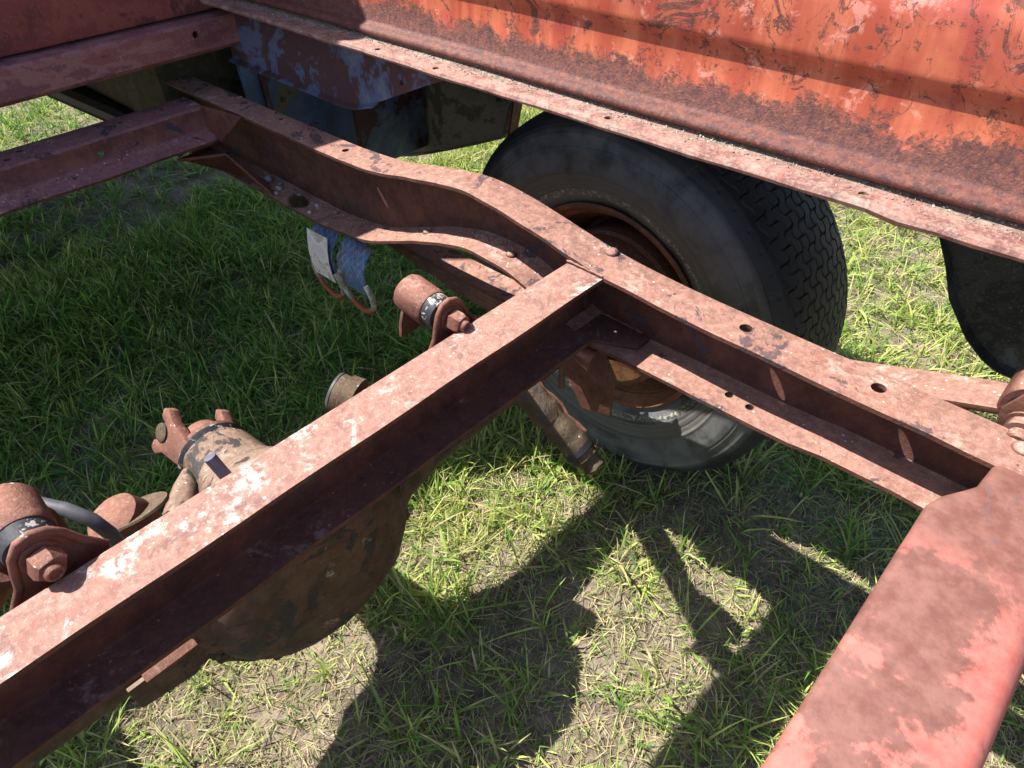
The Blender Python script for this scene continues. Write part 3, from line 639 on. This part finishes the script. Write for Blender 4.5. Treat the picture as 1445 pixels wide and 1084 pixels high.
mb.loft(secs); ledge = mb.build('bed_floor_ledge', M['ledge'], side, 50, label='rusty ledge with sand packed along the foot of the bed side')
cut(ledge, [((x, y, .75), (0, 0, 1), .0055, .05) for x, y in [(-1.021, .715), (-.868, .711), (-.535, .719), (-.20, .721), (-1.16, .716), (-1.32, .712)]])
# inner apron with arched end, blue and rust
mb = MB(); lo = [(-1.66, .634), (-1.5, .634), (-1.32, .633), (-1.22, .631), (-1.165, .636), (-1.10, .655), (-1.03, .683), (-.95, .716), (-.89, .738), (-.86, .764)]
mb.loft([[(x, .7525, .766), (x, .7505, z), (x, .7535, z), (x, .7555, .766)] for x, z in lo]); ap = mb.build('apron', M['apron'], side, 40, label='apron below the ledge with peeling blue paint')
mb = MB(); mb.loft([[(x, .7515, z + .001), (x, .738, z - .004), (x, .738, z - .007), (x, .7515, z - .003)] for x, z in lo[:6]]); mb.build('apron_lip', M['apron'], side, 40)
cut(ap, [((-1.017, .74, .708), (0, 1, 0), .005, .03)])
# outer skin with the wheel arch
def arch_z(x):
    pts = [(-1.925, 0.186), (-1.650, 0.246), (-1.573, 0.270), (-1.435, 0.323), (-1.287, 0.383), (-1.205, 0.419), (-1.183, 0.494), (-1.155, 0.549), (-1.045, 0.648), (-0.880, 0.736), (-0.660, 0.758), (-0.440, 0.736), (-0.275, 0.626), (-0.194, 0.521), (-0.165, 0.472), (-0.141, 0.420), (-0.090, 0.359), (-0.055, 0.333), (-0.030, 0.321), (0.055, 0.318), (0.660, 0.318), (1.100, 0.318)]
    for a, b in zip(pts, pts[1:]):
        if a[0] <= x <= b[0]: return a[1] + (b[1] - a[1]) * (x - a[0]) / (b[0] - a[0])
    return .318
xs = np.concatenate([np.arange(-1.9, -1.22, .06), np.arange(-1.22, 0, .012), np.arange(0, 1.0, .1), [1.0]])
for rng_, mt, lab in [((-1.9, -.66), M['outer'], 'grey undersealed inside of the outer bed skin ahead of the wheel'), ((-.66, 1.0), M['dark_panel'], 'dark inside of the outer bed skin behind the wheel')]:
    mb = MB(); xx = [float(x) for x in xs if rng_[0] <= x <= rng_[1]]
    if rng_[0] == -.66: xx = [-.661] + [x for x in xx if x > -.655]
    mb.loft([[(x, 1.21, 1.175), (x, 1.255, .80), (x, 1.21, arch_z(x)), (x, 1.18, arch_z(x) + .003), (x, 1.18, arch_z(x) + .006), (x, 1.206, arch_z(x) + .007), (x, 1.249, .80), (x, 1.204, 1.175)] for x in xx])
    sk = mb.build('outer_skin', mt, side, 40, label=lab)
    if rng_[0] == -1.9: skin = sk
mb = MB(); mb.box((-1.66, .785, 1.168), (1.0, 1.203, 1.173)); mb.build('bed_rail_top', M['bed_paint'], side)
mb = MB(); mb.loft([[(-1.190, 1.181, .42), (-1.184, 1.181, .42), (-1.184, 1.209, .42), (-1.190, 1.209, .42)], [(-1.160, 1.181, .55), (-1.154, 1.181, .55), (-1.154, 1.215, .55), (-1.160, 1.215, .55)]]); mb.build('arch_lip', M['bracket'], side)
mb = MB(); mb.lathe([(0, .049), (.004, .047), (.005, .01)], (-1.66, 1.206, .33), (0, -1, .1), 24); mb.build('rust_patch', M['rust_spot'], side, 60)
# forward inner panel and seam post
mb = MB(); mb.box((-1.70, .985, .31), (-1.55, .990, .78)); mb.build('inner_stiffener', M['blue_old'], side)
mb = MB(); mb.box((-1.553, .975, .31), (-1.535, 1.20, .78)); mb.build('seam_post', M['apron'], side, 30, .003)
# front sill beam and panel
mb = MB(); secs = []
for y in np.arange(-.75, .77, .08).tolist() + [.772]:
    e = .001 * math.sin(y * 11)
    secs.append([(-1.602 + e, y, .676), (-1.598 + e, y, .680), (-1.598 + e, y, .730), (-1.602 + e, y, .7355), (-1.612, y, .7385), (-1.655, y, .7385), (-1.655, y, .733), (-1.611, y, .733), (-1.606, y, .729), (-1.606, y, .680), (-1.62, y, .673), (-1.64, y, .673), (-1.64, y, .668), (-1.61, y, .670)])
mb.loft(secs); sill = mb.build('front_sill_beam', M['sill'], truck, 40, label='dull purple red sill beam under the bed front panel')
cut(sill, [((-1.63, .655, .713), (1, 0, 0), .0075, .06), ((-1.63, .43, .72), (0, 0, 1), .006, .05), ((-1.635, .30, .72), (0, 0, 1), .006, .05)])
mb = MB(); secs = []
for z, x in [(.745, -1.634), (.75, -1.631), (.90, -1.633), (1.0, -1.634), (1.02, -1.628), (1.06, -1.628), (1.08, -1.634), (1.16, -1.636), (1.17, -1.645)]:
    secs.append([(x, -.75, z), (x, .757, z), (x - .004, .757, z), (x - .004, -.75, z)])
mb.loft(secs); mb.build('bed_front_panel', M['front_panel'], truck, 50, label='dark red bed front panel in shade')

# cab ahead of the bed (mostly out of the frame; sized to shade the front of the chassis)
mb = MB(); mb.prism([(-4.1, -.78, .665), (-4.1, -.78, 1.17), (-1.74, -.78, 1.17), (-1.74, -.78, .665)], (0, 1.75, 0))
cab = mb.build('cab', M['cab'], truck, 30, .01, label='cab ahead of the bed front panel')
mb = MB(); mb.prism([(-1.745, -.78, 1.165), (-1.745, -.78, 1.38), (-1.745, .10, 1.38), (-1.745, .19, 1.63), (-1.745, .32, 1.65), (-1.745, .36, 1.87), (-1.745, .95, 1.87), (-1.745, .96, 1.165)], (-.05, 0, 0)); mb.build('cab_shade_wall', M['cab'], cab, 30, .008)  # added unseen wall, its stepped top shaped to cast the shadow edges
mb = MB(); mb.prism([(-1.76, .60, .664), (-1.76, .60, .50), (-1.80, .60, .46), (-2.25, .54, .44), (-2.25, .54, .664)], (0, .30, 0)); mb.build('fuel_tank', M['cab'], cab, 30, .012, label='olive brown tank seen under the front sill beam')
mb = MB(); mb.tube([(-2.3, .50, .50), (-2.0, .56, .47), (-1.78, .60, .44)], .03, 10); mb.build('tank_strap', M['rubber'], cab)
mb = MB(); mb.box((-1.672, .758, .30), (-1.666, 1.20, 1.166)); mb.build('corner_panel', M['blue_old'], side)  # corner panel, its unseen upper part added to block light onto the skin
mb = MB(); mb.box((-1.664, .80, .30), (-1.652, .815, .672)); mb.build('corner_seam', M['apron'], side, 30, .003)

# ------------------------------------------------------------------ things lying or hanging on the truck
def strap(x0, x1, zb, mat, label, bottom_tag):
    t = thing('tie_down_strap', ((x0 + x1) / 2, .606, .44), label, 'strap')
    mb = MB(); secs = []
    for k in range(9):
        q = k / 8; z = .422 - (.422 - zb) * q; y = .628 - .026 * min(1, q * 3) - .010 * math.sin(q * 2.6); dx = .010 * q
        secs.append([(x0 + dx, y, z), (x1 + dx, y + .004, z), (x1 + dx, y + .007, z), (x0 + dx, y + .003, z)])
    mb.loft(secs); w = mb.build('webbing', mat, t, 60)
    if bottom_tag:
        mb = MB(); mb.loft([[(x0 + .008 + .008 * q, .5975 - .012 * math.sin(q * 2.4), (.416 - .100 * q)), (x1 - .002 + .008 * q, 0.5995 - .012 * math.sin(q * 2.4), (.416 - .100 * q)), (x1 - .002 + .008 * q, 0.6010 - .012 * math.sin(q * 2.4), (.416 - .100 * q)), (x0 + .008 + .008 * q, 0.5990 - .012 * math.sin(q * 2.4), (.416 - .100 * q))] for q in [0, .25, .5, .75, 1]])
        mb.build('paper_label', M['label'], t, 60)
    cx = (x0 + x1) / 2 + .012; r = (x1 - x0) * .62
    path = []
    for k in range(17):
        a = math.radians(-215 + k * 250 / 16); path.append((cx + r * math.cos(a), .596 - .006 * math.sin(a), zb + .004 + (r * 1.0) * math.sin(a)))
    mb = MB(); mb.tube(path, .0062, 10); mb.build('steel_ring', M['ring'], t, 60)
    return t
strap(-1.215, -1.135, .310, M['webbing_blue'], 'strap end with a white paper label hanging from the frame rail', True)
strap(-1.110, -1.025, .325, M['webbing_blue'], 'blue strap end with cross stitching hanging from the frame rail', False)

def lump(name, pos, r, mat, seed, squash=.6):
    bm = bmesh.new(); bmesh.ops.create_icosphere(bm, subdivisions=2, radius=1)
    from mathutils import noise as mn
    for v in bm.verts:
        d = 1 + .35 * mn.noise(v.co * 1.4 + Vector((seed * 3.1, 0, 0))); v.co = Vector((v.co.x * r * d, v.co.y * r * d * .8, v.co.z * r * d * squash)) + Vector(pos)
    me = bpy.data.meshes.new(name); bm.to_mesh(me); bm.free(); me.materials.append(mat); me.shade_smooth()
    o = bpy.data.objects.new(name, me); col.objects.link(o); return o
def fl(x): return curve(BOT, x) + .0055
for k, (x, y, r) in enumerate([(-1.375, .640, .0095), (-1.435, .650, .011), (-1.36, .625, .006), (-1.31, .652, .006), (-1.24, .650, .0055), (-1.225, .622, .0055), (-1.18, .656, .005), (-1.395, .655, .006)]):
    tag(lump('pebble', (x, y, fl(x) + r * .45), r, M['stone'], k), {0: 'pebble lying between the gusset and the moss clump on the frame rail flange', 1: 'largest pebble, tucked under the front crossmember end on the frame rail flange'}.get(k, 'tiny pebble lying on the lower flange of the frame rail'), 'pebble', 'pebbles on the frame rail')
def fuzz(name, centre, rx, ry, h, n, mat, lo, hi, seed):
    r = np.random.default_rng(seed); mb = MB()
    for k in range(n):
        a = r.uniform(0, 6.28); q = math.sqrt(r.uniform()); p = Vector((centre[0] + rx * q * math.cos(a), centre[1] + ry * q * math.sin(a), centre[2] + h * (1 - q * q) * r.uniform(.2, 1)))
        d = Vector((r.normal(), r.normal(), abs(r.normal()) * .8 + .2)).normalized(); w = d.orthogonal().normalized() * .0007; l = r.uniform(lo, hi)
        mb.add([p - w, p + w, p + d * l], [(0, 1, 2)])
    return mb.build(name, mat)
mo = fuzz('moss_clump', (-1.285, .632, fl(-1.285) - .002), .028, .016, .016, 900, M['moss'], .006, .014, 5)
tag(mo, 'brown tuft of dry moss lying on the lower flange of the frame rail', 'moss')
# grit: uncountable grains
def grit(name, pts, lab, parent=None):
    mb = MB()
    for (x, y, z, r) in pts:
        v = [Vector((x, y, z)) + Vector(rng.normal(size=3)).normalized() * r for _ in range(4)]
        mb.add(v, [(0, 1, 2), (0, 2, 3), (0, 3, 1), (1, 3, 2)])
    o = mb.build(name, M['grit'], None, 10); o['kind'] = 'stuff'; o['label'] = lab; o['category'] = 'grit'; return o
g = []
for _ in range(1500):
    x = rng.uniform(-1.6, .3); y = .7455 - abs(rng.normal()) * .011
    if y > .706: g.append((x, y, .7712 + .002 * max(0, (y - .735) / .01), rng.uniform(.0008, .0024)))
grit('sand', g, 'pale sand grains along the ledge of the bed side')
g = []
for _ in range(900):
    x = rng.uniform(-1.5, -.62); y = .671 - abs(rng.normal()) * .017
    if y > .618: g.append((x, y, fl(x) + .0006, rng.uniform(.0006, .0024)))
grit('grit', g, 'pale grit scattered on the lower flange of the frame rail')

# ------------------------------------------------------------------ grass
def fbm(x, y, s, seed):
    r = np.random.default_rng(seed); o = np.zeros_like(x); a = 1
    for k in range(4):
        th, p1, p2 = r.uniform(0, 6.28, 3); th2 = r.uniform(0, 6.28)
        o += a * (np.sin((x * math.cos(th) + y * math.sin(th)) * s + p1) * np.sin((x * math.cos(th2) + y * math.sin(th2)) * s * 1.13 + p2)); a *= .6; s *= 2.07
    return o
def blades(name, base, az, length, width, lean, bend, tint, mat, label):
    n = len(base); T = np.array([0, .35, .7, 1.0]); Wd = np.array([.75, 1.0, .7, .06])
    d = np.stack([np.cos(az), np.sin(az), 0 * az], 1); side = np.stack([-np.sin(az), np.cos(az), 0 * az], 1)
    tw = rng.uniform(-.9, .9, n); side = side * np.cos(tw)[:, None] + np.stack([0 * tw, 0 * tw, np.sin(tw)], 1)
    V = np.zeros((n, 4, 2, 3), np.float32)
    for k, t in enumerate(T):
        hor = lean * t + bend * t * t; ver = np.maximum(t * np.sqrt(np.maximum(1 - lean ** 2, .02)) - bend * .75 * t * t, .0)
        c = base + d * (hor * length)[:, None]; c[:, 2] += ver * length + .002
        V[:, k, 0] = c - side * (width * Wd[k] / 2)[:, None]; V[:, k, 1] = c + side * (width * Wd[k] / 2)[:, None]
    V = V.reshape(-1, 3); q = np.arange(n)[:, None] * 8
    F = np.concatenate([q + np.array([[2 * k, 2 * k + 1, 2 * k + 3, 2 * k + 2]]) for k in range(3)], 1).reshape(-1, 4)
    me = bpy.data.meshes.new(name); me.vertices.add(len(V)); me.vertices.foreach_set('co', V.ravel())
    me.loops.add(F.size); me.loops.foreach_set('vertex_index', F.ravel().astype(np.int32))
    me.polygons.add(len(F)); me.polygons.foreach_set('loop_start', np.arange(len(F), dtype=np.int32) * 4)
    me.update(calc_edges=True)
    at = me.attributes.new('tint', 'FLOAT_COLOR', 'POINT')
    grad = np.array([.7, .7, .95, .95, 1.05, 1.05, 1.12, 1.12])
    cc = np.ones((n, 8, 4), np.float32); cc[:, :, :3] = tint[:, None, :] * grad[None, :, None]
    at.data.foreach_set('color', cc.ravel())
    me.materials.append(mat); me.shade_smooth()
    o = bpy.data.objects.new(name, me); col.objects.link(o); o['kind'] = 'stuff'; o['label'] = label; o['category'] = 'grass'; return o
def scatter(n, x0, x1, y0, y1, dens):
    x = rng.uniform(x0, x1, n); y = rng.uniform(y0, y1, n); k = rng.uniform(0, 1, n) < dens(x, y); x, y = x[k], y[k]
    k = ~((np.abs(x + .66) < .18) & (y > .90) & (y < 1.15)); return x[k], y[k]
def cover(x, y):
    v = .5 + .28 * fbm(x, y, 4.2, 3) + .16 * fbm(x, y, 13, 8)
    # scuffed bare soil where people stand behind the axle, lush grass ahead of it
    bare = np.exp(-(((x + .42) / .28) ** 2 + ((y - .33) / .26) ** 2)) * .42 + np.exp(-(((x + .66) / .16) ** 2 + ((y - .03) / .16) ** 2)) * .5 + np.exp(-(((x + .2) / .18) ** 2 + ((y - .95) / .12) ** 2)) * .4
    return np.clip(v - bare + .30 * (x < -.95) + .22 * (y > 1.3), .06, 1)
def tufts(nt, box, kmin, kmax, lmin, lmax, w):
    tx, ty = scatter(nt, *box, cover); k = rng.integers(kmin, kmax, len(tx)); i = np.repeat(np.arange(len(tx)), k)
    bx = tx[i] + rng.normal(0, .011, len(i)); by = ty[i] + rng.normal(0, .011, len(i))
    tuft_l = rng.uniform(lmin, lmax, len(tx))[i]; ln = tuft_l * rng.uniform(.5, 1.15, len(i))
    hue = rng.normal(0, 1, len(tx))[i] * .6 + rng.normal(0, .7, len(i))
    return bx, by, ln, hue, w * rng.uniform(.4, 1.1, len(i)) * np.where(rng.uniform(0, 1, len(i)) < .05, 1.8, 1)
def tint_of(hue, dry):
    a = np.array([.052, .150, .032]); b = np.array([.18, .33, .045]); c = np.array([.50, .52, .15])
    t = np.clip(.5 + .28 * hue, 0, 1)[:, None]; col_ = np.where(t < .55, a + (b - a) * t / .55, b + (c - b) * (t - .55) / .45)
    st = np.array([.52, .41, .24]); return col_ * (1 - dry[:, None]) + st * dry[:, None]
parts = []
for nt_, box, km, kx, l0, l1, w in [(13500, (-2.6, .7, -.7, 1.6), 6, 14, .035, .118, .0046), (9000, (-2.2, .6, 1.2, 3.6), 6, 13, .035, .10, .0050),
                                    (6500, (-5.2, -2.0, -.7, 3.6), 6, 12, .045, .11, .0062), (1500, (-5.2, 2.5, 3.6, 7), 4, 9, .06, .12, .009), (900, (.7, 2.5, -.7, 3.6), 4, 9, .05, .11, .006)]:
    parts.append(tufts(nt_, box, km, kx, l0, l1, w))
bx, by, ln, hue, wd = [np.concatenate([p[k] for p in parts]) for k in range(5)]
k = ~((np.abs(bx + .66) < .19) & (by > .89) & (by < 1.16)); bx, by, ln, hue, wd = bx[k], by[k], ln[k], hue[k], wd[k]
n = len(bx); sun_tint = np.clip((bx + 1.15) / .3, 0, 1) + (by > 1.5); hue = hue + .95 * np.clip(sun_tint, 0, 1)  # sunlight painted into the tint: paler, yellower blades there, more of them dry
dry = (rng.uniform(0, 1, n) < .10 + .14 * np.clip(sun_tint, 0, 1)) * rng.uniform(.4, 1, n)
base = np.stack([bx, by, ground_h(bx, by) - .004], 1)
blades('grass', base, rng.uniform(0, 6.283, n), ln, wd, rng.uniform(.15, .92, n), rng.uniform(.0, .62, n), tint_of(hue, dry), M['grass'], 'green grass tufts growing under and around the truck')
print('grass blades', n)
# short turf and clippings lying flat
sx, sy = [], []
for m_, box in [(85000, (-2.4, .7, -.7, 1.7)), (50000, (-2.2, .7, 1.3, 3.6)), (20000, (-5, -2, -.6, 3.6)), (75000, (-1.15, .5, -.4, 1.35))]:
    a, b = scatter(m_, *box, lambda x, y: .40 + .60 * cover(x, y)); sx.append(a); sy.append(b)
sx, sy = np.concatenate(sx), np.concatenate(sy); n = len(sx)
cv = cover(sx, sy); pick = rng.uniform(0, 1, n) * np.clip(.62 + .75 * cv, .5, 1.2); dry = np.where(pick < .5, rng.uniform(.6, 1, n), 0.15 * rng.uniform(0, 1, n))
t = tint_of(rng.normal(.1, 1, n), dry) * np.where(pick < .5, rng.uniform(.6, 1.15, n), 1)[:, None]
ln = np.where(pick < .5, rng.uniform(.012, .05, n), rng.uniform(.012, .04, n)); wd = np.where(pick < .5, rng.uniform(.0009, .0021, n), rng.uniform(.0016, .0034, n))
lean = np.where(pick < .5, rng.uniform(.9, .99, n), rng.uniform(.3, .95, n)); bend = np.where(pick < .5, rng.uniform(-.05, .1, n), rng.uniform(0, .4, n))
blades('turf', np.stack([sx, sy, ground_h(sx, sy)], 1), rng.uniform(0, 6.283, n), ln, wd, lean, bend, t, M['straw'], 'short turf and dry straw clippings on the soil')
print('turf', n)

# crumbs of soil
g = []
for _ in range(9000):
    x, y = rng.uniform(-1.2, .5), rng.uniform(-.4, 1.4); g.append((x, y, float(ground_h(x, y)) + .001, float(rng.uniform(.0012, .0050))))
cr = grit('soil_crumbs', g, 'small crumbs of dry soil lying between the grass'); cr.data.materials.clear(); cr.data.materials.append(M['soil']); cr['category'] = 'soil'
